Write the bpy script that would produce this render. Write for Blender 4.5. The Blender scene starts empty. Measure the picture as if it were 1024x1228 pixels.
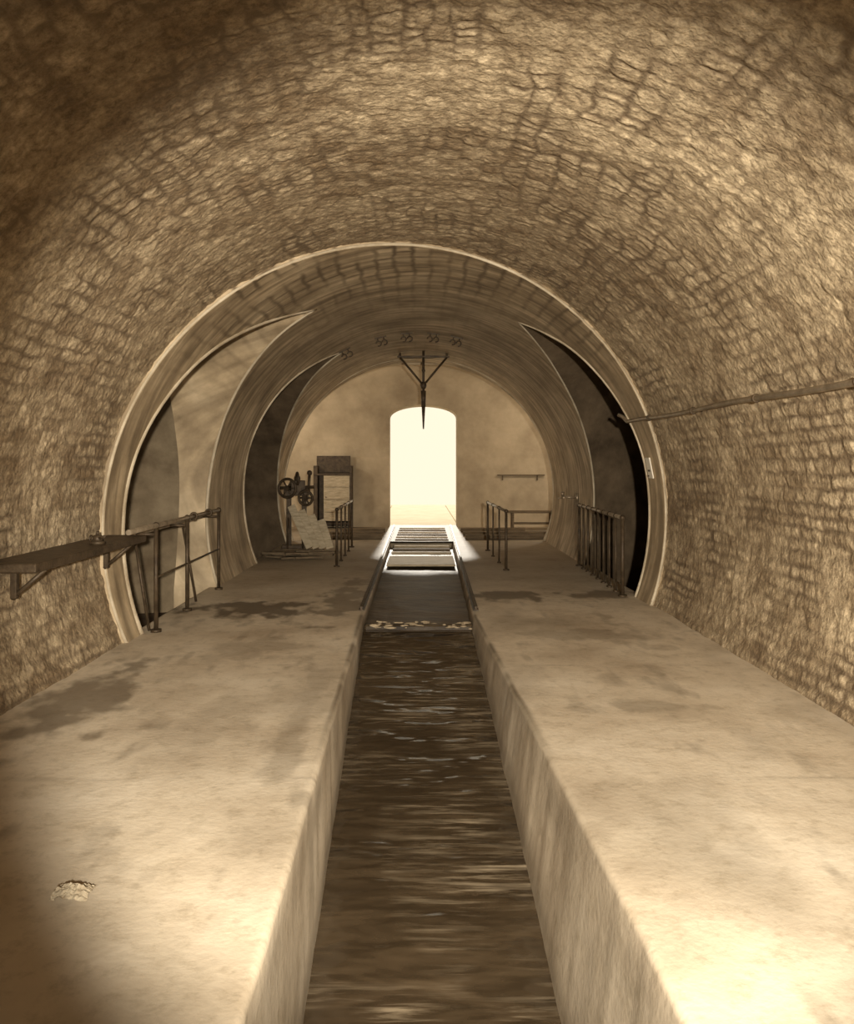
import bpy, bmesh, math, random
import numpy as np
from mathutils import Vector, Matrix
random.seed(4); rng=np.random.RandomState(7)
C=bpy.context; D=bpy.data; scene=C.scene
R=2.70; ZC=0.97
# ---------------------------------------------------------------- materials
def mat(name, c1, c2, scale=4, rough=.85, bump=.2, bscale=40, metal=0, stretch=(1,1,1), c3=None, spec=.3, detail=6):
    m=D.materials.new(name); m.use_nodes=True; nt=m.node_tree; N=nt.nodes; L=nt.links
    b=N['Principled BSDF']; b.inputs['Roughness'].default_value=rough; b.inputs['Metallic'].default_value=metal
    b.inputs['Specular IOR Level'].default_value=spec
    tc=N.new('ShaderNodeTexCoord'); mp=N.new('ShaderNodeMapping'); mp.inputs['Scale'].default_value=stretch
    L.new(tc.outputs['Object'],mp.inputs[0])
    n=N.new('ShaderNodeTexNoise'); n.inputs['Scale'].default_value=scale; n.inputs['Detail'].default_value=detail; n.inputs['Roughness'].default_value=.62
    L.new(mp.outputs[0],n.inputs['Vector'])
    r=N.new('ShaderNodeValToRGB'); L.new(n.outputs['Fac'],r.inputs[0])
    r.color_ramp.elements[0].position=.33; r.color_ramp.elements[1].position=.68
    r.color_ramp.elements[0].color=(*c1,1); r.color_ramp.elements[1].color=(*c2,1)
    if c3:
        e=r.color_ramp.elements.new(.5); e.color=(*c3,1)
    L.new(r.outputs[0],b.inputs['Base Color'])
    if bump>0:
        n2=N.new('ShaderNodeTexNoise'); n2.inputs['Scale'].default_value=bscale; n2.inputs['Detail'].default_value=5
        L.new(mp.outputs[0],n2.inputs['Vector'])
        bp=N.new('ShaderNodeBump'); bp.inputs['Strength'].default_value=bump; bp.inputs['Distance'].default_value=.02
        L.new(n2.outputs['Fac'],bp.inputs['Height']); L.new(bp.outputs[0],b.inputs['Normal'])
    m['ramp']=r.name
    return m
def vault_plaster():
    m=mat('lime_plaster',(.31,.23,.14),(.62,.49,.325),1.6,.7,.3,14,c3=(.46,.35,.22),spec=.35)
    nt=m.node_tree; N=nt.nodes; L=nt.links; b=N['Principled BSDF']; r=N[m['ramp']]
    tc=N.new('ShaderNodeTexCoord'); sp=N.new('ShaderNodeSeparateXYZ'); L.new(tc.outputs['Object'],sp.inputs[0])
    sb=N.new('ShaderNodeMath'); sb.operation='SUBTRACT'; L.new(sp.outputs['Z'],sb.inputs[0]); sb.inputs[1].default_value=ZC
    at=N.new('ShaderNodeMath'); at.operation='ARCTAN2'; L.new(sp.outputs['X'],at.inputs[0]); L.new(sb.outputs[0],at.inputs[1])
    mu=N.new('ShaderNodeMath'); mu.operation='MULTIPLY'; L.new(at.outputs[0],mu.inputs[0]); mu.inputs[1].default_value=R
    cv=N.new('ShaderNodeCombineXYZ'); L.new(mu.outputs[0],cv.inputs[0]); L.new(sp.outputs['Y'],cv.inputs[1])
    mp=N.new('ShaderNodeMapping'); mp.inputs['Scale'].default_value=(.55,4.5,1); L.new(cv.outputs[0],mp.inputs[0])
    n=N.new('ShaderNodeTexNoise'); n.inputs['Scale'].default_value=1.8; n.inputs['Detail'].default_value=6; n.inputs['Distortion'].default_value=.3; L.new(mp.outputs[0],n.inputs['Vector'])
    rr=N.new('ShaderNodeValToRGB'); L.new(n.outputs['Fac'],rr.inputs[0]); rr.color_ramp.elements[0].position=.36; rr.color_ramp.elements[0].color=(.62,.60,.56,1); rr.color_ramp.elements[1].position=.66; rr.color_ramp.elements[1].color=(1.25,1.25,1.22,1)
    mx=N.new('ShaderNodeMix'); mx.data_type='RGBA'; mx.blend_type='MULTIPLY'; mx.inputs[0].default_value=1
    L.new(r.outputs[0],mx.inputs[6]); L.new(rr.outputs[0],mx.inputs[7])
    bt=N.new('ShaderNodeTexBrick'); bt.inputs['Scale'].default_value=1; bt.inputs['Brick Width'].default_value=.42; bt.inputs['Row Height'].default_value=.19; bt.inputs['Mortar Size'].default_value=.045; bt.inputs['Mortar Smooth'].default_value=1
    cv2=N.new('ShaderNodeCombineXYZ'); L.new(sp.outputs['Y'],cv2.inputs[0]); L.new(mu.outputs[0],cv2.inputs[1])
    nz=N.new('ShaderNodeTexNoise'); nz.inputs['Scale'].default_value=3; L.new(cv2.outputs[0],nz.inputs['Vector'])
    va=N.new('ShaderNodeVectorMath'); va.operation='MULTIPLY_ADD'; L.new(nz.outputs['Color'],va.inputs[0]); va.inputs[1].default_value=(.12,.12,0); L.new(cv2.outputs[0],va.inputs[2])
    L.new(va.outputs[0],bt.inputs['Vector'])
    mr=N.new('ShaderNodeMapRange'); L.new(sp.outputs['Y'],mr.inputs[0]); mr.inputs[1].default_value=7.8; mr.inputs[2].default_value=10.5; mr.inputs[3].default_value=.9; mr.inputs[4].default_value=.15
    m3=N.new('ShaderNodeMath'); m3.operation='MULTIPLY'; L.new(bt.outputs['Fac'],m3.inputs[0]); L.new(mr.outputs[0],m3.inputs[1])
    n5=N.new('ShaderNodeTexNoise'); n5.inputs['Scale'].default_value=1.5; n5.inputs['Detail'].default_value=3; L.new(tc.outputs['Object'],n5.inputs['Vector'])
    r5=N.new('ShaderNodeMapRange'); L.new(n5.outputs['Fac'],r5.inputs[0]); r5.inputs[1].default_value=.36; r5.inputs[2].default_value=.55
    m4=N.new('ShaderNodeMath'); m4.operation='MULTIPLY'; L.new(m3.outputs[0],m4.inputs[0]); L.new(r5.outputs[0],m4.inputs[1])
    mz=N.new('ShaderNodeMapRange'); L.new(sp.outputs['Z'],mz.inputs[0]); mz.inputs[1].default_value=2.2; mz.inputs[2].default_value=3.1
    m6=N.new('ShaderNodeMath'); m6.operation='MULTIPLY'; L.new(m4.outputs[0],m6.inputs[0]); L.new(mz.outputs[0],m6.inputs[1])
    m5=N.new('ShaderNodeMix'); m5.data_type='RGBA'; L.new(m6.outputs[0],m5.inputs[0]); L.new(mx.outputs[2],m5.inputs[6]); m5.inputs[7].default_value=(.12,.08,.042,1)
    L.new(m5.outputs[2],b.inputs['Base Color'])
    return m
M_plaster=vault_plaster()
M_arris=mat('worn_plaster_edge',(.32,.245,.15),(.70,.59,.42),2.2,.6,.3,40)
M_chamber=mat('chamber_plaster',(.33,.25,.155),(.58,.46,.30),1.0,.8,.25,12)
M_shade=mat('shade_dark_masonry',(.07,.047,.026),(.16,.112,.065),2.5,.9,.5,12)  # shade of the side galleries put into the masonry colour
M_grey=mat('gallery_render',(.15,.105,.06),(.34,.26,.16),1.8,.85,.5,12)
M_iron=mat('dark_iron',(.045,.030,.017),(.11,.075,.042),12,.5,.2,60,metal=.3)
M_steel=mat('worn_steel',(.22,.17,.11),(.45,.36,.25),10,.35,.1,60,metal=.6)
M_wood=mat('old_timber',(.10,.07,.04),(.22,.16,.095),3,.8,.4,30,stretch=(1,9,9))
M_wood_pale=mat('pale_timber',(.38,.30,.19),(.64,.53,.36),3,.8,.4,30,stretch=(2,9,9))
M_silt=mat('black_silt',(.05,.034,.018),(.14,.098,.056),2.2,.5,.5,9,stretch=(1,2.5,1),spec=.2)
M_wet=mat('wet_black_timber',(.03,.02,.011),(.08,.055,.03),3,.5,.4,16,spec=.25)
M_scum=mat('dried_scum',(.26,.19,.115),(.50,.40,.26),12,.8,.5,40)
M_enamel=mat('white_enamel',(.8,.72,.58),(.95,.88,.72),8,.4,.05,30)
M_paper=mat('soiled_paper',(.36,.28,.18),(.62,.52,.36),18,.8,.05,30)
M_stoneout=mat('pale_paving',(.8,.70,.52),(.9,.82,.65),2,.9,.2,20)

def brick_mat():
    m=D.materials.new('rubble_masonry'); m.use_nodes=True; nt=m.node_tree; N=nt.nodes; L=nt.links
    b=N['Principled BSDF']; b.inputs['Roughness'].default_value=.7; b.inputs['Specular IOR Level'].default_value=.45
    a=N.new('ShaderNodeAttribute'); a.attribute_name='stone'
    s=N.new('ShaderNodeSeparateColor'); L.new(a.outputs['Color'],s.inputs[0])
    r=N.new('ShaderNodeValToRGB'); L.new(s.outputs[1],r.inputs[0])
    r.color_ramp.elements[0].color=(.225,.160,.093,1); r.color_ramp.elements[1].color=(.56,.45,.30,1)
    tc=N.new('ShaderNodeTexCoord')
    n=N.new('ShaderNodeTexNoise'); n.inputs['Scale'].default_value=20; n.inputs['Detail'].default_value=9; n.inputs['Roughness'].default_value=.78; L.new(tc.outputs['Object'],n.inputs['Vector'])
    r2=N.new('ShaderNodeValToRGB'); L.new(n.outputs['Fac'],r2.inputs[0])
    r2.color_ramp.elements[0].position=.38; r2.color_ramp.elements[0].color=(.55,.51,.46,1); r2.color_ramp.elements[1].position=.64; r2.color_ramp.elements[1].color=(1.5,1.48,1.42,1)
    mu=N.new('ShaderNodeMix'); mu.data_type='RGBA'; mu.blend_type='MULTIPLY'; mu.inputs[0].default_value=1
    L.new(r.outputs[0],mu.inputs[6]); L.new(r2.outputs[0],mu.inputs[7])
    mx=N.new('ShaderNodeMix'); mx.data_type='RGBA'; L.new(s.outputs[0],mx.inputs[0])
    mx.inputs[6].default_value=(.17,.118,.067,1); L.new(mu.outputs[2],mx.inputs[7])
    L.new(mx.outputs[2],b.inputs['Base Color'])
    n2=N.new('ShaderNodeTexNoise'); n2.inputs['Scale'].default_value=42; n2.inputs['Detail'].default_value=6; L.new(tc.outputs['Object'],n2.inputs['Vector'])
    bp=N.new('ShaderNodeBump'); bp.inputs['Strength'].default_value=.7; bp.inputs['Distance'].default_value=.015
    L.new(n2.outputs['Fac'],bp.inputs['Height']); L.new(bp.outputs[0],b.inputs['Normal'])
    return m
M_brick=brick_mat()

def floor_mat():
    m=mat('cement_floor',(.50,.395,.27),(.77,.655,.49),1.0,.6,.12,30,c3=(.66,.545,.39),spec=.4)
    nt=m.node_tree; N=nt.nodes; L=nt.links; b=N['Principled BSDF']; r=N[m['ramp']]
    a=N.new('ShaderNodeAttribute'); a.attribute_name='stain_tone'
    tc=N.new('ShaderNodeTexCoord')
    n=N.new('ShaderNodeTexNoise'); n.inputs['Scale'].default_value=9; n.inputs['Detail'].default_value=8; n.inputs['Roughness'].default_value=.75; L.new(tc.outputs['Object'],n.inputs['Vector'])
    r2=N.new('ShaderNodeValToRGB'); L.new(n.outputs['Fac'],r2.inputs[0]); r2.color_ramp.elements[0].position=.3; r2.color_ramp.elements[0].color=(.76,.74,.70,1); r2.color_ramp.elements[1].position=.5; r2.color_ramp.elements[1].color=(1.03,1.03,1.03,1)
    mu=N.new('ShaderNodeMix'); mu.data_type='RGBA'; mu.blend_type='MULTIPLY'; mu.inputs[0].default_value=1
    L.new(r.outputs[0],mu.inputs[6]); L.new(r2.outputs[0],mu.inputs[7])
    mx=N.new('ShaderNodeMix'); mx.data_type='RGBA'; L.new(a.outputs['Fac'],mx.inputs[0])
    L.new(mu.outputs[2],mx.inputs[6]); mx.inputs[7].default_value=(.10,.068,.035,1)
    L.new(mx.outputs[2],b.inputs['Base Color'])
    return m
M_floor=floor_mat()

def water_mat():
    m=mat('sewer_water',(.032,.021,.011),(.055,.037,.020),1.0,.16,.0,10,spec=.8)
    nt=m.node_tree; N=nt.nodes; L=nt.links; b=N['Principled BSDF']
    tc=N.new('ShaderNodeTexCoord'); mp=N.new('ShaderNodeMapping'); mp.inputs['Scale'].default_value=(1.0,2.6,1); mp.inputs['Rotation'].default_value=(0,0,.05)
    L.new(tc.outputs['Object'],mp.inputs[0])
    n=N.new('ShaderNodeTexNoise'); n.inputs['Scale'].default_value=2.4; n.inputs['Detail'].default_value=2; n.inputs['Roughness'].default_value=.45; n.inputs['Distortion'].default_value=.2; L.new(mp.outputs[0],n.inputs['Vector'])
    bp=N.new('ShaderNodeBump'); bp.inputs['Strength'].default_value=.7; bp.inputs['Distance'].default_value=.08
    L.new(n.outputs['Fac'],bp.inputs['Height']); L.new(bp.outputs[0],b.inputs['Normal'])
    mp2=N.new('ShaderNodeMapping'); mp2.inputs['Scale'].default_value=(.8,11,1); mp2.inputs['Rotation'].default_value=(0,0,.07); L.new(tc.outputs['Object'],mp2.inputs[0])
    n3=N.new('ShaderNodeTexNoise'); n3.inputs['Scale'].default_value=2.4; n3.inputs['Detail'].default_value=8; n3.inputs['Roughness'].default_value=.66; n3.inputs['Distortion'].default_value=.35; L.new(mp2.outputs[0],n3.inputs['Vector'])
    n4=N.new('ShaderNodeTexNoise'); n4.inputs['Scale'].default_value=1.5; n4.inputs['Detail'].default_value=2; L.new(tc.outputs['Object'],n4.inputs['Vector'])
    g=N.new('ShaderNodeMapRange'); L.new(n4.outputs['Fac'],g.inputs[0]); g.inputs[1].default_value=.42; g.inputs[2].default_value=.64
    s3=N.new('ShaderNodeMapRange'); L.new(n3.outputs['Fac'],s3.inputs[0]); s3.inputs[1].default_value=.48; s3.inputs[2].default_value=.68; s3.inputs[4].default_value=.50
    ma=N.new('ShaderNodeMath'); ma.operation='MULTIPLY'; L.new(g.outputs[0],ma.inputs[0]); L.new(s3.outputs[0],ma.inputs[1])
    mx=N.new('ShaderNodeMix'); mx.data_type='RGBA'; L.new(ma.outputs[0],mx.inputs[0]); L.new(N[m['ramp']].outputs[0],mx.inputs[6]); mx.inputs[7].default_value=(.48,.38,.25,1)
    L.new(mx.outputs[2],b.inputs['Base Color'])
    return m
M_water=water_mat()

# ---------------------------------------------------------------- helpers
def vnoise(x,y,seed=0):
    xi=np.floor(x).astype(int); yi=np.floor(y).astype(int); fx=x-xi; fy=y-yi
    fx=fx*fx*(3-2*fx); fy=fy*fy*(3-2*fy)
    def h(a,b):
        n=(a*374761393+b*668265263+seed*974634777)&0xffffffff
        n=((n^(n>>13))*1274126177)&0xffffffff
        return ((n^(n>>16))&0xffff)/65535.
    return (h(xi,yi)*(1-fx)+h(xi+1,yi)*fx)*(1-fy)+(h(xi,yi+1)*(1-fx)+h(xi+1,yi+1)*fx)*fy
def fbm(x,y,seed=0,o=4):
    s=0;a=.5
    for i in range(o):
        s=s+a*vnoise(x*2**i,y*2**i,seed+i*17); a*=.5
    return s
def new_obj(name,verts,faces,m,smooth=False):
    me=D.meshes.new(name); me.from_pydata([tuple(v) for v in verts],[],faces); me.update()
    o=D.objects.new(name,me); C.collection.objects.link(o); me.materials.append(m)
    if smooth: me.polygons.foreach_set('use_smooth',[True]*len(me.polygons))
    return o
def grid_obj(name,P,m,smooth=True,flip=False,attr=None,attrname=None):
    nu,nv,_=P.shape
    idx=np.arange(nu*nv).reshape(nu,nv)
    f=np.stack([idx[:-1,:-1],idx[1:,:-1],idx[1:,1:],idx[:-1,1:]],-1).reshape(-1,4)
    if flip: f=f[:,::-1]
    me=D.meshes.new(name); me.from_pydata(P.reshape(-1,3).tolist(),[],f.tolist()); me.update()
    o=D.objects.new(name,me); C.collection.objects.link(o); me.materials.append(m)
    me.polygons.foreach_set('use_smooth',[smooth]*len(me.polygons))
    if attr is not None:
        a=me.color_attributes.new(attrname,'FLOAT_COLOR','POINT')
        a.data.foreach_set('color',attr.reshape(-1,4).astype(np.float32).ravel())
    return o
class MB:
    """mesh builder: several shaped parts joined into one mesh"""
    def __init__(s): s.bm=bmesh.new(); s.mi=0
    def _tag(s,geom_faces):
        for f in geom_faces: f.material_index=s.mi
    def box(s,c,size,rot=None,bev=.006):
        g=bmesh.ops.create_cube(s.bm,size=1); vs=g['verts']
        M=Matrix.Translation(c)@(rot.to_4x4() if rot else Matrix())@Matrix.Diagonal((*size,1))
        bmesh.ops.transform(s.bm,matrix=M,verts=vs)
        es=list({e for v in vs for e in v.link_edges}); fs=list({f for v in vs for f in v.link_faces})
        s._tag(fs)
        if bev: 
            r=bmesh.ops.bevel(s.bm,geom=es,offset=bev,segments=1,affect='EDGES'); s._tag(r['faces'])
    def tube(s,a,b,r,r2=None,seg=12):
        a=Vector(a); b=Vector(b); d=b-a
        g=bmesh.ops.create_cone(s.bm,cap_ends=True,segments=seg,radius1=r,radius2=r if r2 is None else r2,depth=d.length)
        M=Matrix.Translation((a+b)/2)@d.to_track_quat('Z','Y').to_matrix().to_4x4()
        bmesh.ops.transform(s.bm,matrix=M,verts=g['verts'])
        fs=list({f for v in g['verts'] for f in v.link_faces}); s._tag(fs)
        for f in fs:
            if len(f.verts)==4: f.smooth=True
    def ball(s,c,r,sc=(1,1,1),seg=12):
        g=bmesh.ops.create_uvsphere(s.bm,u_segments=seg,v_segments=8,radius=r)
        bmesh.ops.transform(s.bm,matrix=Matrix.Translation(c)@Matrix.Diagonal((*sc,1)),verts=g['verts'])
        for f in {f for v in g['verts'] for f in v.link_faces}: f.smooth=True; f.material_index=s.mi
    def torus(s,c,axis,Rr,r,n=28,k=8,arc=2*math.pi):
        q=Vector(axis).to_track_quat('Z','Y').to_matrix(); c=Vector(c)
        full=abs(arc-2*math.pi)<1e-4; cnt=n if full else n+1
        rows=[]
        for i in range(cnt):
            t=arc*i/n; row=[]
            for j in range(k):
                p=2*math.pi*j/k
                row.append(s.bm.verts.new(c+q@Vector(((Rr+r*math.cos(p))*math.cos(t),(Rr+r*math.cos(p))*math.sin(t),r*math.sin(p)))))
            rows.append(row)
        for i in range(n):
            A=rows[i]; B=rows[(i+1)%cnt]
            for j in range(k):
                f=s.bm.faces.new((A[j],B[j],B[(j+1)%k],A[(j+1)%k])); f.smooth=True; f.material_index=s.mi
    def path(s,pts,r,seg=8):
        n=len(pts); P=[Vector(p) for p in pts]; rings=[]
        for i in range(n):
            t=(P[min(i+1,n-1)]-P[max(i-1,0)]).normalized(); q=t.to_track_quat('Z','Y').to_matrix()
            rr=r[i] if isinstance(r,(list,tuple)) else r
            if i==0: ref=q@Vector((1,0,0))
            ref=(ref-t*ref.dot(t)).normalized(); bi=t.cross(ref)
            rings.append([s.bm.verts.new(P[i]+(ref*math.cos(2*math.pi*j/seg)+bi*math.sin(2*math.pi*j/seg))*rr) for j in range(seg)])
        for i in range(n-1):
            for j in range(seg):
                f=s.bm.faces.new((rings[i][j],rings[i][(j+1)%seg],rings[i+1][(j+1)%seg],rings[i+1][j])); f.smooth=True; f.material_index=s.mi
        s.bm.faces.new(rings[0][::-1]).material_index=s.mi; s.bm.faces.new(rings[-1]).material_index=s.mi
    def done(s,name,mats):
        bmesh.ops.recalc_face_normals(s.bm,faces=s.bm.faces[:])
        me=D.meshes.new(name); s.bm.to_mesh(me); s.bm.free()
        for m in mats: me.materials.append(m)
        o=D.objects.new(name,me); C.collection.objects.link(o); return o

# ---------------------------------------------------------------- rough masonry vault
RB=2.75
a0=-0.40; a1=math.pi+0.40
total=(a1-a0)*RB
rows=[0.]
def crown(u):
    th=a0+u/RB; return max(0.,min(1.,(math.sin(th)-.35)/.45))
while rows[-1]<total+.3:
    c=crown(rows[-1]); rows.append(rows[-1]+random.uniform(.080+.025*c,.115+.085*c))
rows=np.array(rows)
joints=[]
for i in range(len(rows)):
    c=crown(rows[i]); j=[-5.-random.random()*.3]
    while j[-1]<11: j.append(j[-1]+random.uniform(.15-.08*c,.38-.18*c))
    joints.append(np.array(j))
def stone(u,v):
    cw=np.clip((np.sin(a0+u/RB)-.2)/.5,0,1)
    uw=u+ (.05+.10*cw)*(fbm(u*1.2,v*1.2,3,3)-.45) + (.022+.05*cw)*(vnoise(u*5,v*5,11)-.5)+.026*(vnoise(u*15,v*15,12)-.5)
    vw=v+.10*(vnoise(u*6,v*6,5)-.5)+.035*(vnoise(u*17,v*17,15)-.5)
    ri=np.clip(np.searchsorted(rows,uw)-1,0,len(rows)-2)
    du=np.minimum(uw-rows[ri],rows[ri+1]-uw)
    dv=np.zeros_like(u); sid=np.zeros_like(u,dtype=int)
    for r in np.unique(ri):
        k=ri==r; J=joints[r]; ji=np.clip(np.searchsorted(J,vw[k])-1,0,len(J)-2)
        dv[k]=np.minimum(vw[k]-J[ji],J[ji+1]-vw[k]); sid[k]=ji+r*131
    e=np.minimum(du,dv)
    w=.014+.026*vnoise(u*4,v*4,77)
    mask=np.clip((e-.002)/w,0,1); mask=mask*mask*(3-2*mask)
    smear=np.clip(fbm(u*2.3,v*2.3,66,4)*3.6-1.05,0,1)
    mask=mask+(1-mask)*.8*smear
    # dark voids where pointing has fallen out
    hole=np.clip(fbm(u*6,v*6,123,3)*5-3.35,0,1)
    mask=mask*(1-.8*hole)
    rnd=vnoise(sid*1.0,sid*0.0+.0,99); rnd2=vnoise(sid*1.0,sid*0.+7,55)
    h=mask*(.003+.009*rnd)+ (.4+.6*mask)*.022*(fbm(u*14,v*14,21,4)-.45)+.006*vnoise(u*36,v*36,8)+.025*(fbm(u*2.2,v*2.2,202,3)-.45)
    return h,mask,rnd2
S=np.concatenate([np.linspace(-4,3.0,70)[:-1]/1.0, 3.0+np.linspace(0,1,350)*100])
def masonry(name,b0,b1,flip=False):
    n=int((b1-b0)*RB/.016)
    th=np.linspace(b0,b1,n)[:,None]
    s=S[None,:]
    X0=RB*np.cos(th); dend=7.75+.35*X0
    d=np.where(s<=3.0,s+0*th,3.0+(s-3.0)/100*(dend-3.0))
    u=(th-a0)*RB+0*d
    h,mk,rn=stone(u,d)
    r=RB-h
    P=np.stack([r*np.cos(th),d,ZC+r*np.sin(th)],-1)
    tint=rn*.45+1.2*(fbm(u*.8,d*.9,40,4)-.44)+.55*(vnoise(u*9,d*9,14)-.5)+.22
    col=np.stack([mk,np.clip(tint,0,1),rn,np.ones_like(rn)],-1)
    return grid_obj(name,P,M_brick,True,flip,col,'stone')
masonry('wall_right',a0,.25)
masonry('ceiling',.25,math.pi-.25)
masonry('wall_left',math.pi-.25,a1)
n=64
pts=[(RB*1.02*math.cos(2*math.pi*i/n),-4.0,ZC+RB*1.02*math.sin(2*math.pi*i/n)) for i in range(n)]
pts2=[(x,-4.3,z) for x,_,z in pts]
new_obj('wall_rear',pts+pts2,[list(range(n)),list(range(2*n-1,n-1,-1))]+[[i,(i+1)%n,n+(i+1)%n,n+i] for i in range(n)],M_chamber)

# ---------------------------------------------------------------- plastered junction block with booleans
def prism(poly_fn_near,poly_fn_far,n,name):
    A=[poly_fn_near(i) for i in range(n)]; B=[poly_fn_far(i) for i in range(n)]
    faces=[list(range(n))[::-1],list(range(n,2*n))]+[[i,(i+1)%n,n+(i+1)%n,n+i] for i in range(n)]
    o=new_obj(name,A+B,faces,M_plaster)
    bm=bmesh.new(); bm.from_mesh(o.data); bmesh.ops.recalc_face_normals(bm,faces=bm.faces[:]); bm.to_mesh(o.data); bm.free()
    return o
W=7.
blk=[(-W,7.75-.35*W,-1.9),(W,7.75+.35*W,-1.9),(W,20,-1.9),(-W,20,-1.9)]
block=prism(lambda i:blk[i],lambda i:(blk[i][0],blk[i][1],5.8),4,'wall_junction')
cutters=[]
n=240
cutters.append(prism(lambda i:(R*math.cos(2*math.pi*(i+.5)/n),4.,ZC+R*math.sin(2*math.pi*(i+.5)/n)),
                     lambda i:(R*math.cos(2*math.pi*(i+.5)/n),16.6,ZC+R*math.sin(2*math.pi*(i+.5)/n)),n,'cut_main'))
def catmull(P,m=7):
    out=[]
    for i in range(len(P)-1):
        p0=P[max(i-1,0)];p1=P[i];p2=P[i+1];p3=P[min(i+2,len(P)-1)]
        for k in range(m):
            t=k/m
            out.append(tuple(.5*((2*p1[j])+(-p0[j]+p2[j])*t+(2*p0[j]-5*p1[j]+4*p2[j]-p3[j])*t*t+(-p0[j]+3*p1[j]-3*p2[j]+p3[j])*t**3) for j in (0,1)))
    out.append(P[-1]); return out
def gallery(side,near,far,k,depth,name,recess=None):
    bd=catmull(near)+catmull(far)[1:]
    prof=[]
    for d,z in bd:
        x=math.sqrt(max(R*R-(z-ZC)**2,.01)); prof.append((d+k*(2.6-x),z))
    prof=[(prof[0][0],-.9)]+prof+[(prof[-1][0],-.9)]
    n=len(prof)
    def at(a): return lambda i:(side*a,prof[i][0]+k*(a-2.6),prof[i][1])
    cutters.append(prism(at(1.05),at(depth),n,'cut_'+name))
    if recess:
        a_,cd,sc=recess
        cutters.append(prism(lambda i:(side*a_,cd+(prof[i][0]-cd)*sc,prof[i][1]*1.02 if prof[i][1]>0 else -.9),
                             lambda i:(side*5.9,cd+(prof[i][0]-cd)*sc-.6,prof[i][1]*1.02 if prof[i][1]>0 else -.9),n,'cutr_'+name))
    return [(side*math.sqrt((R)**2-(z-ZC)**2),d,z) for d,z in bd]
bL1=gallery(-1,[(7.2,0),(7.22,.95),(7.36,1.75),(7.85,2.58),(8.5,3.03),(9.4,3.38)],[(9.4,3.38),(9.5,3.08),(9.75,2.6),(10.0,2.0),(10.12,1.25),(9.95,0)],-.35,5.6,'L1',recess=(3.02,8.5,1.55))
bR1=gallery(1,[(9.2,0),(9.25,.95),(9.25,1.8),(9.5,2.8),(9.78,3.14),(10.1,3.36)],[(10.1,3.36),(10.75,3.08),(11.45,2.6),(12.0,1.8),(12.2,.96),(12.1,0)],.35,6.2,'R1')
bL2=gallery(-1,[(12.3,0),(12.2,.95),(12.0,1.9),(12.05,2.65),(12.4,3.1),(12.9,3.38)],[(12.9,3.38),(13.3,3.0),(14.1,2.4),(14.8,1.7),(15.2,.96),(15.2,0)],.05,6.0,'L2')
def chp(x):
    pr=[(15.85,-.12),(15.85,1.7)]
    for i in range(1,60):
        t=math.pi-math.pi*i/60; pr.append((17.62+1.77*math.cos(t),1.7+2.35*math.sin(t)))
    pr+=[(19.4,1.7),(19.4,-.12)]
    return pr
cp=chp(0); cutters.append(prism(lambda i:(-4.4,cp[i][0],cp[i][1]),lambda i:(4.3,cp[i][0],cp[i][1]),len(cp),'cut_chamber'))
DC,DH=(.94-.715)/2,(.94+.715)/2
def doorp():
    pr=[(-.715,-.12),(-.715,2.68)]
    for i in range(1,20):
        t=math.pi-math.pi*i/20; pr.append((DC+DH*math.cos(t),2.68+.30*math.sin(t)))
    return pr+[(.94,2.68),(.94,-.12)]
dp=doorp(); cutters.append(prism(lambda i:(dp[i][0],18.4,dp[i][1]),lambda i:(dp[i][0],21,dp[i][1]),len(dp),'cut_door'))
for c in cutters:
    md=block.modifiers.new(c.name,'BOOLEAN'); md.operation='DIFFERENCE'; md.solver='EXACT'; md.object=c
C.view_layer.update()
dg=C.evaluated_depsgraph_get(); me2=D.meshes.new_from_object(block.evaluated_get(dg))
block.modifiers.clear(); block.data=me2
for c in cutters: D.objects.remove(c,do_unlink=True)
me2.materials.clear()
for m in (M_plaster,M_chamber,M_shade,M_grey): me2.materials.append(m)
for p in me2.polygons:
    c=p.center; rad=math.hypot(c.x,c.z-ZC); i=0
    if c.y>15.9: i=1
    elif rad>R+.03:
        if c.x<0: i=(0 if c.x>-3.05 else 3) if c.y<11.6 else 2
        else: i=2  # right gallery faces, like the far left ones, get the painted shade
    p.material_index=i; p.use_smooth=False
def rim(name,pts,r,m=M_arris):
    mb=MB(); rr=[r*(.3+1.2*float(fbm(np.array(i*.11),np.array(r*100),5,3))) for i in range(len(pts))]
    mb.path(pts,rr,seg=8); return mb.done(name,[m])
def ring(rad,dfun,n=140):
    o=[]
    t0=-math.asin(.97/rad)
    for i in range(n+1):
        t=t0+(math.pi-2*t0)*i/n; x=rad*math.cos(t); o.append((x,dfun(x),ZC+rad*math.sin(t)))
    return o
rim('trim_1',ring(2.715,lambda x:7.755+.35*x),.017)
rim('trim_2',ring(2.715,lambda x:15.85),.05)
rim('trim_3',bL1,.022); rim('trim_4',bR1,.018); rim('trim_5',bL2,.022)
mb=MB(); dpt=[(-.745,19.39,2.6)]+[(DC+(DH+.03)*math.cos(math.pi-math.pi*i/24),19.39,2.68+.34*math.sin(math.pi*i/24)) for i in range(25)]+[(.97,19.39,2.6)]
mb.path(dpt,.045); mb.done('trim_door',[M_arris])

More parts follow.
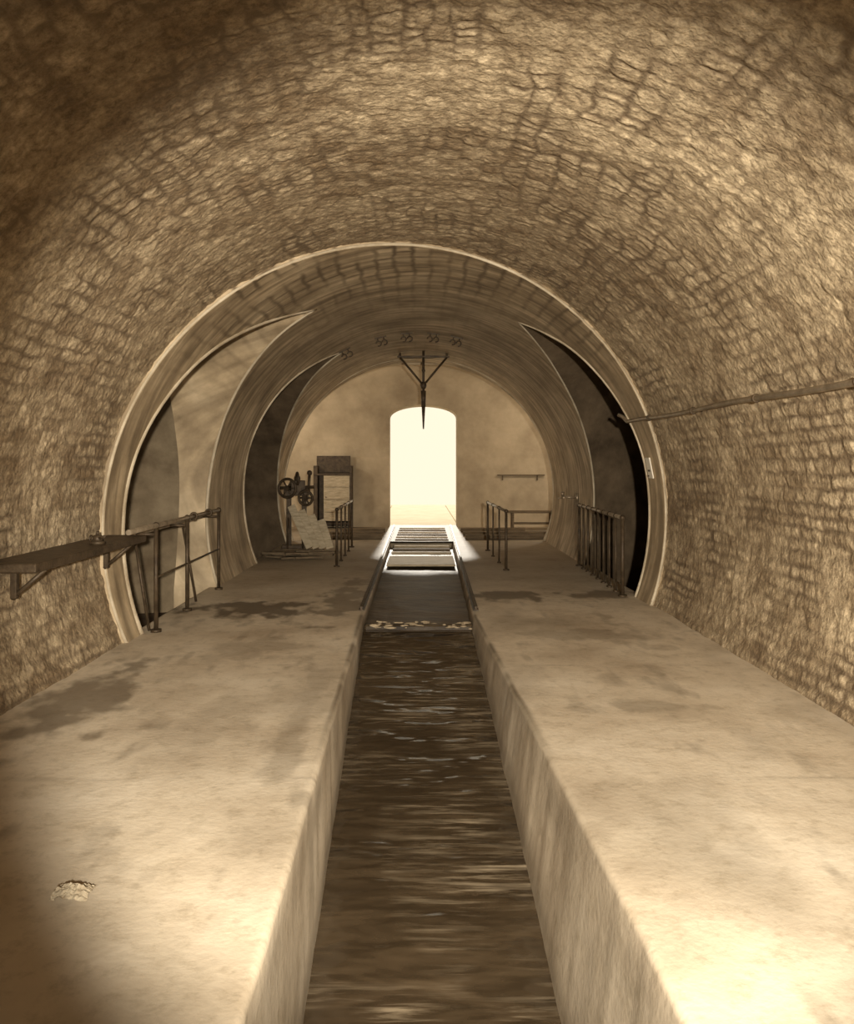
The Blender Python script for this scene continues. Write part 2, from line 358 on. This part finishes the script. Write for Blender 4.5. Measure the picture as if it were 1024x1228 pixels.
# ---------------------------------------------------------------- floor
def edgeL(d): return np.interp(d,[-4,2.6,8,19.4],[-.47,-.49,-.56,-.56])
def edgeR(d): return np.interp(d,[-4,2.6,8,19.4],[.80,.73,.555,.74])
ds=np.concatenate([np.linspace(-4,2.2,30)[:-1],np.linspace(2.2,9,260)[:-1],np.linspace(9,15.86,120)])
def waterz(d): return np.interp(d,[-4,3.2,8.0,8.2],[-.82,-.82,-.13,-.13])
def bench(side):
    P=[];E=[]
    for d in ds:
        e=float(edgeL(d) if side<0 else edgeR(d))
        jit=.014*(float(fbm(np.array(d*3.),np.array(side*5.),2,4))-.47)
        e+=jit
        bot=e+(.02 if side<0 else -.15)
        xs=list(np.linspace(side*2.62,e+side*.03,130)); zs=[0.]*130
        for q in (.35,.8,1.2,1.57):
            xs.append(e+side*.03*(1-math.sin(q))); zs.append(-.03*(1-math.cos(q)))
        for q in np.linspace(.08,1,14):
            xs.append(e+(bot-e)*q); zs.append(-.03-q*1.1)
        xs=[side*2.62]+xs; zs=[-1.0]+zs
        P.append([(x,d,z) for x,z in zip(xs,zs)]); E.append([e]*len(xs))
    P=np.array(P); E=np.array(E); X=P[...,0];Y=P[...,1]
    P[...,2]+=np.where(P[...,2]>-.9,.012*(fbm(X*2.2,Y*2.2,31,4)-.47),0)
    P[...,0]+=np.where((P[...,2]<-.05),.010*(fbm(Y*5,P[...,2]*5,61,3)-.47),0)
    st=np.zeros(X.shape)
    def blob(x,y,sx,sy,a,sd): 
        g=np.exp(-((X-x)/sx)**2-((Y-y)/sy)**2); nn=fbm(X*6,Y*4,sd,5)
        return a*np.clip((g+ (nn-.5)*1.5-.35)*3,0,1)*(g>.04)
    if side<0:
        st=np.maximum(st,blob(-1.8,8.5,.75,.5,.85,71)); st=np.maximum(st,blob(-2.2,5.2,.35,.9,.65,72)); st=np.maximum(st,blob(-.72,5,.12,1.3,.35,76))
        st=np.maximum(st,blob(-.85,9.2,.3,1.6,.65,78)); st=np.maximum(st,blob(-1.4,6.6,.5,.5,.25,79))
    else:
        st=np.maximum(st,blob(1.0,9.3,.6,.4,.8,73)); st=np.maximum(st,blob(2.1,9.4,.5,.45,.7,74))
        st=np.maximum(st,blob(1.5,7.2,.8,.25,.35,70)); st=np.maximum(st,blob(1.5,5.05,.5,.12,.35,69))
    ln=np.exp(-((np.abs(X-E)-.02)/.022)**2)*np.clip(fbm(Y*3,X*0+2,55,3)*3.2-.5,0,1)*np.clip((Y-3.8)/1.5,0,1)*(P[...,2]>-.06)
    st=np.maximum(st,.85*ln)
    wl=waterz(Y)
    st=np.maximum(st,np.where((P[...,2]<-.05)&(P[...,2]<wl+.22),.6*np.clip((wl+.22-P[...,2])*6,0,1),0))
    st=np.maximum(st,np.where(P[...,2]<-.05,.42*np.clip(fbm(Y*2,P[...,2]*3,81,4)*2-.6,0,1),0))
    st=np.maximum(st,.40*np.clip(fbm(X*1.6,Y*.9,91,5)*3.4-1.85,0,1))
    st=np.maximum(st,.34*np.clip(fbm(X*7,Y*3,93,4)*6-3.6,0,1))
    for jd in (3.9,6.1,8.9,11.2):
        st=np.maximum(st,.38*np.exp(-((Y-jd-.04*(fbm(X*2,X*0+jd,44,3)-.5))/.014)**2)*(P[...,2]>-.05)*np.clip(fbm(X*3,X*0+jd,45,3)*3-.9,0,1))
    st=np.maximum(st,np.clip((Y-8.0)/8,0,.50))  # floor tone darkens steadily with distance
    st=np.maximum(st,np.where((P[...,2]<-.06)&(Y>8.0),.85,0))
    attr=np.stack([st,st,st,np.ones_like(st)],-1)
    return grid_obj('floor' if side<0 else 'floor_b',P,M_floor,True,side<0,attr,'stain_tone')
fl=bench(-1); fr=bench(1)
def slab(x0,x1,d0,d1,z,zb=-1.0):
    nx=max(2,int((x1-x0)/.1)); nd=max(2,int((d1-d0)/.1))
    X,Y=np.meshgrid(np.linspace(x0,x1,nx),np.linspace(d0,d1,nd),indexing='ij')
    Z=z+.012*(fbm(X*3,Y*3,12,3)-.5)
    st=.5+.45*np.clip(fbm(X*1.5,Y*2,13,4)*2-.8,0,1)
    return grid_obj('s',np.stack([X,Y,Z],-1),M_floor,True,False,np.stack([st]*3+[np.ones_like(st)],-1),'stain_tone')
def sheet(name,x0,x1,y0,y1,z,m,n=40,amp=.01):
    X,Y=np.meshgrid(np.linspace(x0,x1,n),np.linspace(y0,y1,n),indexing='ij')
    zz=z(Y) if callable(z) else z
    Z=zz+amp*(fbm(X*3,Y*3,5,3)-.5); return grid_obj(name,np.stack([X,Y,Z],-1),m,True)
parts=[fl,fr,slab(-4.4,4.3,15.8,19.4,0.0),slab(-.715,.94,19.3,20.0,0.0),
  sheet('s',-6.0,-2.55,4.0,11.2,-.45,M_shade),sheet('s',2.55,6.6,8.9,14.2,-.45,M_shade),sheet('s',-6.4,-2.55,11.8,15.4,-.45,M_shade),  # sunken side-gallery water as sheets in the painted shade colour, joined into floor
  sheet('s',-.62,.80,7.94,15.82,-.13,M_silt,90,.03)]
for o in C.selected_objects: o.select_set(False)
for o in parts: o.select_set(True)
C.view_layer.objects.active=fl; bpy.ops.object.join(); fl.name='floor'
mb=MB(); 
for i in range(5):
    for j in range(5): mb.box((-4+2*i,21.05+2*j,-.06),(1.98,1.98,.1),bev=.01)
mb.done('paving_outside',[M_stoneout])
# water running down the apron from the silted reach
sheet('canal_water',-.62,.90,-3.9,7.95,waterz,M_water,160)

# ---------------------------------------------------------------- tracks and canal timbers
def rail(fn,off,d0,d1,name):
    prof=[(-.030,0),(.030,0),(.030,.008),(.009,.013),(.009,.028),(.016,.032),(.016,.044),(-.016,.044),(-.016,.032),(-.009,.028),(-.009,.013),(-.030,.008)]
    V=[];F=[];N=40;k=len(prof)
    for i in range(N):
        d=d0+(d1-d0)*i/(N-1); e=float(fn(d))+off
        V+=[(e+x,d,z+.008) for x,z in prof]
    for i in range(N-1):
        for j in range(k): F.append([i*k+j,i*k+(j+1)%k,(i+1)*k+(j+1)%k,(i+1)*k+j])
    F+= [list(range(k)),list(range((N-1)*k,N*k))[::-1]]
    return new_obj(name,V,F,M_iron)
rail(edgeL,-.04,8.3,19.5,'track_rail'); rail(edgeR,.04,8.3,19.5,'track_rail')
mb=MB()
for i in range(5):
    dm=12.75+i*.24
    mb.box((float(edgeL(dm)+edgeR(dm))/2,dm,-.075),(1.10,.236,.03),rot=Matrix.Rotation(random.uniform(-.006,.006),3,'Z'),bev=.004)
mb.done('plank_cover',[M_wood_pale])
mb=MB()
for i in range(9):
    dd=14.35+i*.56; mb.mi=i%2; mb.box((float(edgeL(dd)+edgeR(dd))/2,dd,.0 if dd>15.7 else -.07),(1.08,.2,.04),bev=.008)
mb.done('track_sleepers',[M_wood_pale,M_wood])
mb=MB()
for (x0,x1,dd) in [(-1.9,-.75,16.2),(-2.0,-.75,16.9),(-1.7,-.75,17.8),(.95,2.6,16.2),(.95,2.9,17.0),(.95,2.4,17.9)]:
    mb.box(((x0+x1)/2,dd,.05),(x1-x0,.13,.09),rot=Matrix.Rotation(random.uniform(-.03,.03),3,'Z'),bev=.012)
mb.done('cross_timbers',[M_wood])
mb=MB()
mb.box((0,8.03,-.12),(1.10,.07,.09),bev=.02)
mb.mi=1
for cx_,n_ in ((-.42,20),(-.33,12),(-.20,6),(-.05,16),(.10,8),(.34,14),(.46,14)):
    for i in range(n_):
        x=max(-.53,min(.53,cx_+random.gauss(0,.05))); yy=random.uniform(7.96,8.10)
        mb.ball((x,yy,-.085+random.gauss(0,.014)),random.uniform(.008,.020),(random.uniform(1,3.6),random.uniform(.7,1.3),random.uniform(.3,.8)),7)
mb.done('stop_beam',[M_wet,M_scum])

# ---------------------------------------------------------------- railings
def railing(pts,n,h,posts_r=.013,mid=False,rail_r=.02,base=0.0):
    mb=MB(); a=Vector(pts[0]); b=Vector(pts[1])
    for i in range(n):
        p=a.lerp(b,i/(n-1)); r=posts_r*(1.5 if i in(0,n-1) else 1)
        mb.tube((p.x,p.y,base),(p.x,p.y,h),r)
        mb.tube((p.x,p.y,base-.004),(p.x,p.y,base+.02),r*2.4)
        mb.ball((p.x,p.y,h),rail_r*1.35)
    mb.mi=1; mb.tube((a.x,a.y,h),(b.x,b.y,h),rail_r)
    return mb
railing([(-1.23,11.9,0),(-1.24,14.7,0)],5,.86,rail_r=.022).done('iron_railing',[M_iron,M_steel])
railing([(1.27,11.5,0),(1.23,14.1,0)],4,.86,rail_r=.022).done('iron_railing',[M_iron,M_steel])
railing([(2.38,9.25,0),(2.43,12.0,0)],9,.92,posts_r=.015,rail_r=.024).done('iron_railing',[M_iron,M_steel])
mb=MB()
for (x,y) in [(-2.42,7.3),(-2.44,8.35),(-2.46,9.75)]:
    mb.tube((x,y,0),(x,y,.98),.02); mb.tube((x,y,0),(x,y,.025),.05)
    mb.tube((x,y,.9),(x-.24,y,.9),.014); mb.ball((x,y,.98),.032)
mb.tube((-2.42,7.3,.5),(-2.46,9.75,.5),.010)
mb.tube((-2.50,7.35,.0),(-2.64,7.35,.9),.014); mb.tube((-2.50,8.9,.0),(-2.66,8.9,.9),.014)
mb.mi=1
mb.tube((-2.40,6.55,.98),(-2.46,9.8,.98),.024); mb.tube((-2.62,7.25,.90),(-2.66,9.85,.90),.02)
mb.mi=0
for y in (8.6,9.2): mb.torus((-2.44,y,.98),(0,1,0),.034,.013,16,6)
mb.done('iron_railing',[M_iron,M_steel])

mb=MB()
mb.box((-2.55,5.9,.90),(.36,2.0,.06),bev=.008)
for y in (5.1,6.6):
    mb.box((-2.6,y,.78),(.04,.05,.2)); mb.tube((-2.62,y,.68),(-2.4,y,.87),.014)
mb.done('wall_shelf',[M_iron])
mb=MB()
mb.tube((-2.47,6.1,.93),(-2.47,6.1,.955),.06); mb.tube((-2.47,6.1,.955),(-2.47,6.1,1.0),.045,.03); mb.tube((-2.47,6.1,1.0),(-2.47,6.1,1.03),.012)
mb.tube((-2.47,6.1,.97),(-2.38,6.0,1.0),.010); mb.torus((-2.54,6.14,.97),(1,0,0),.025,.006,14,6)
mb.done('oil_hand_lamp',[M_iron])

mb=MB(); pts=[]
for i in range(90):
    d=-3.8+i*(9.25+3.8)/89; z=1.99+.008*math.sin(d*2.3)+.005*d
    x=math.sqrt(2.66**2-(z-ZC)**2); pts.append((x,d,z))
pts+=[(pts[-1][0]-.03,9.33,2.10),(pts[-1][0]-.08,9.36,2.13)]
mb.path(pts,.022)
mb.mi=1
for p in pts[2:90:9]:
    mb.torus(p,(0,1,0),.026,.008,14,6); mb.tube(p,(p[0]+.1,p[1],p[2]),.01)
mb.done('wall_conduit',[M_steel,M_iron])
mb=MB(); z=1.5; x=math.sqrt(R*R-(z-ZC)**2)-.02
rot=Matrix.Rotation(math.atan2(.53,2.65)*-1,3,'Y')
mb.box((x,9.02,z),(.015,.17,.24),rot=rot,bev=.004); mb.mi=1
for k in (-.09,.09): mb.ball((x-.01,9.02,z+k),.009)
mb.box((x-.010,9.02,z+.03),(.004,.09,.02),rot=rot,bev=0); mb.box((x-.006,9.02,z-.03),(.004,.07,.02),rot=rot,bev=0)
mb.done('enamel_notice',[M_enamel,M_iron])
mb=MB(); mb.tube((2.66,13.2,.98),(2.40,13.2,1.0),.015); mb.tube((2.40,13.2,1.0),(2.40,13.2,1.08),.02,.03); mb.tube((2.64,13.2,.9),(2.64,13.2,1.06),.03)
mb.tube((2.38,13.0,.99),(2.38,13.5,.96),.012)
mb.done('wall_gas_bracket',[M_steel])

# ---------------------------------------------------------------- ceiling hooks and suspended bracket
for px in (-1.2,-.62,-.2,.24,.62):
    th=math.acos(px/R)
    mb=MB(); c=Vector((R*math.cos(th),12.8,ZC+R*math.sin(th))); inw=Vector((-math.cos(th),0,-math.sin(th))); tan=Vector((-math.sin(th),0,math.cos(th)))
    for s in (-1,1):
        b0=c+tan*(.05*s); mb.tube(b0-inw*.02,b0+inw*.06,.010)
        mb.torus(b0+inw*.10,(0,1,0),.040,.011,16,6,arc=1.6*math.pi)
    mb.box(c+inw*.008,(.2,.05,.018),rot=Matrix.Rotation(-(th-math.pi/2),3,'Y'),bev=.003)
    mb.done('ceiling_hook',[M_iron])
mb=MB(); y=14.9; zt=3.58; x0=.09
mb.box((x0,y,zt-.02),(.98,.06,.035))
mb.tube((x0-.44,y,zt-.03),(x0,y,3.02),.020); mb.tube((x0+.44,y,zt-.03),(x0,y,3.02),.020); mb.tube((x0,y,zt+.09),(x0,y,2.7),.024)
mb.ball((x0,y,3.02),.06,(1,1,1.3)); mb.ball((x0,y,3.3),.035)
mb.tube((x0,y,2.92),(x0,y,2.62),.05,.04); mb.tube((x0,y,2.62),(x0,y,2.2),.035,.012)
for s in(-.44,.44): mb.tube((x0+s,y,zt-.03),(x0+s,y,zt+.05),.022)
mb.done('hanging_lamp_bracket',[M_iron])

# ---------------------------------------------------------------- sluice gear, boards, cupboard, debris
def wheel(mb,c,axis,Rr,spokes=6):
    mb.torus(c,axis,Rr,.026,28,8); q=Vector(axis).to_track_quat('Z','Y').to_matrix(); c=Vector(c)
    for i in range(spokes):
        a=2*math.pi*i/spokes; mb.tube(c,c+q@Vector((Rr*math.cos(a),Rr*math.sin(a),0)),.016,seg=8)
    ax=Vector(axis).normalized(); mb.tube(c-ax*.05,c+ax*.05,.05)
mb=MB()
gx,gy=-2.25,14.6
for dx in (-.14,.14):
    mb.box((gx+dx,gy,.5),(.08,.10,1.0)); mb.tube((gx+dx,gy-.16,.0),(gx+dx,gy,.7),.02)
mb.box((gx,gy,.03),(.5,.3,.06)); mb.box((gx,gy,1.02),(.46,.14,.12))
wheel(mb,(gx-.15,gy-.12,1.1),(.3,1,0),.17); wheel(mb,(gx+.18,gy-.1,.92),(.2,1,.1),.13); wheel(mb,(gx+.02,gy-.05,1.27),(1,.3,0),.11)
mb.tube((gx-.32,gy-.02,1.1),(gx+.34,gy-.02,1.12),.03); mb.tube((gx+.22,gy,1.0),(gx+.24,gy,1.38),.026); mb.ball((gx+.24,gy,1.38),.05)
mb.box((gx+.02,gy-.02,1.14),(.26,.18,.2),rot=Matrix.Rotation(.3,3,'Z'))
mb.done('sluice_winch',[M_iron])
mb=MB()
for i in range(4):
    r=Matrix.Rotation(-.32,3,'X')@Matrix.Rotation(-.45+i*.04,3,'Y')
    mb.box((-2.12+i*.15,14.2+.01*i,.42-.045*i),(.135,.035,.86-.1*i),rot=r,bev=.005)
mb.done('leaning_boards',[M_wood_pale])
mb=MB()
for i in range(9):
    mb.box((-2.0+random.uniform(-.35,.35),13.0+random.uniform(-.45,.45),.03+.035*(i%3)),(random.uniform(.5,.9),.1,.035),rot=Matrix.Rotation(random.uniform(-.5,.5),3,'Z'),bev=.006)
mb.done('scrap_timber_pile',[M_wood])
mb=MB()
cx=-2.05
mb.box((cx-.42,19.15,.75),(.10,.38,1.5)); mb.box((cx+.42,19.15,.75),(.06,.38,1.5)); mb.box((cx,19.15,1.29),(.9,.4,.05)); mb.box((cx,19.32,.75),(.84,.03,1.45)); mb.box((cx,19.15,.12),(.84,.36,.05))
mb.box((cx-.02,19.28,1.54),(.82,.05,.40))
mb.mi=1
mb.box((cx+.09,18.94,.72),(.62,.03,1.08),bev=.004)
for k in (.42,.72,1.02): mb.box((cx+.09,18.915,k),(.58,.02,.05),bev=.003)
mb.mi=2; mb.ball((cx-.16,18.9,.75),.02)
mb.done('wooden_cupboard',[M_iron,M_wood_pale,M_steel])
mb=MB(); mb.box((2.5,19.34,1.27),(1.15,.09,.025)); 
for x in (2.05,2.9): mb.box((x,19.37,1.2),(.03,.04,.12))
mb.done('wall_shelf',[M_wood])
mb=MB(); mb.box((2.65,18.6,.42),(1.1,.32,.045)); 
for x in (2.2,3.1):
    for y in (18.5,18.7): mb.box((x,y,.2),(.05,.05,.4))
mb.box((2.65,18.6,.15),(.9,.03,.05))
mb.done('wooden_bench',[M_wood])
nn=26; g=np.linspace(-1,1,nn); X,Y=np.meshgrid(g,g,indexing='ij')
rr=np.sqrt(X**2+Y**2); z=.03*np.clip(1-rr*.8,0,1)+.03*np.abs(fbm(X*2.5+9,Y*2.5+3,7,4)-.47)*2
P=np.stack([-1.24+.065*X*(1+.3*(fbm(X*2,Y*2,8,2)-.4)),2.84+.05*Y*(1+.4*(fbm(X*2,Y*2,9,2)-.4)),.008+z],-1)
grid_obj('crumpled_paper',P,M_paper,False)

# ---------------------------------------------------------------- light
w=D.worlds.new('World'); scene.world=w; w.use_nodes=True
bg=w.node_tree.nodes['Background']; bg.inputs[0].default_value=(1,.89,.68,1); bg.inputs[1].default_value=1.1
def lamp(kind,name,loc,e,col=(1,.925,.80),aim=None,**k):
    l=D.lights.new(name,kind); l.energy=e; l.color=col
    for a,b in k.items(): setattr(l,a,b)
    o=D.objects.new(name,l); C.collection.objects.link(o); o.location=loc
    if aim: o.rotation_euler=(Vector(aim)-Vector(loc)).to_track_quat('-Z','Y').to_euler()
    return o
lamp('SPOT','arc_lamp',(.30,-1.2,1.75),3200,aim=(.38,8,.98),spot_size=math.radians(57.5),spot_blend=.36,shadow_soft_size=.06)
lamp('POINT','fill_lamp',(.3,-2.2,1.9),50,shadow_soft_size=.3)  # added fill behind the camera, lifts the dark corners
lamp('POINT','fill_lamp',(-3.7,17.2,2.5),85,shadow_soft_size=.2)  # added fill for the chamber, kept out of view on the left
lamp('POINT','fill_lamp',(3.6,17.2,2.5),75,shadow_soft_size=.2)  # matching chamber fill added on the right, also unseen
lamp('POINT','fill_lamp',(-4.6,7.6,2.4),6,shadow_soft_size=.2)  # unseen light added to make the left gallery wall visible
s=lamp('SUN','sun',(0,30,10),1.8,angle=math.radians(2)); s.rotation_euler=Vector((0.0,-1,-.40)).to_track_quat('-Z','Y').to_euler()

cam=D.cameras.new('camera'); co=D.objects.new('camera',cam); C.collection.objects.link(co)
co.location=(0,0,1.55); co.rotation_euler=(math.radians(90),0,0)
cam.sensor_fit='HORIZONTAL'; cam.sensor_width=36; cam.lens=36*950/1024
cam.shift_x=10/1024; cam.shift_y=-58/1024; cam.clip_start=.05
scene.camera=co
scene.view_settings.view_transform='Standard'
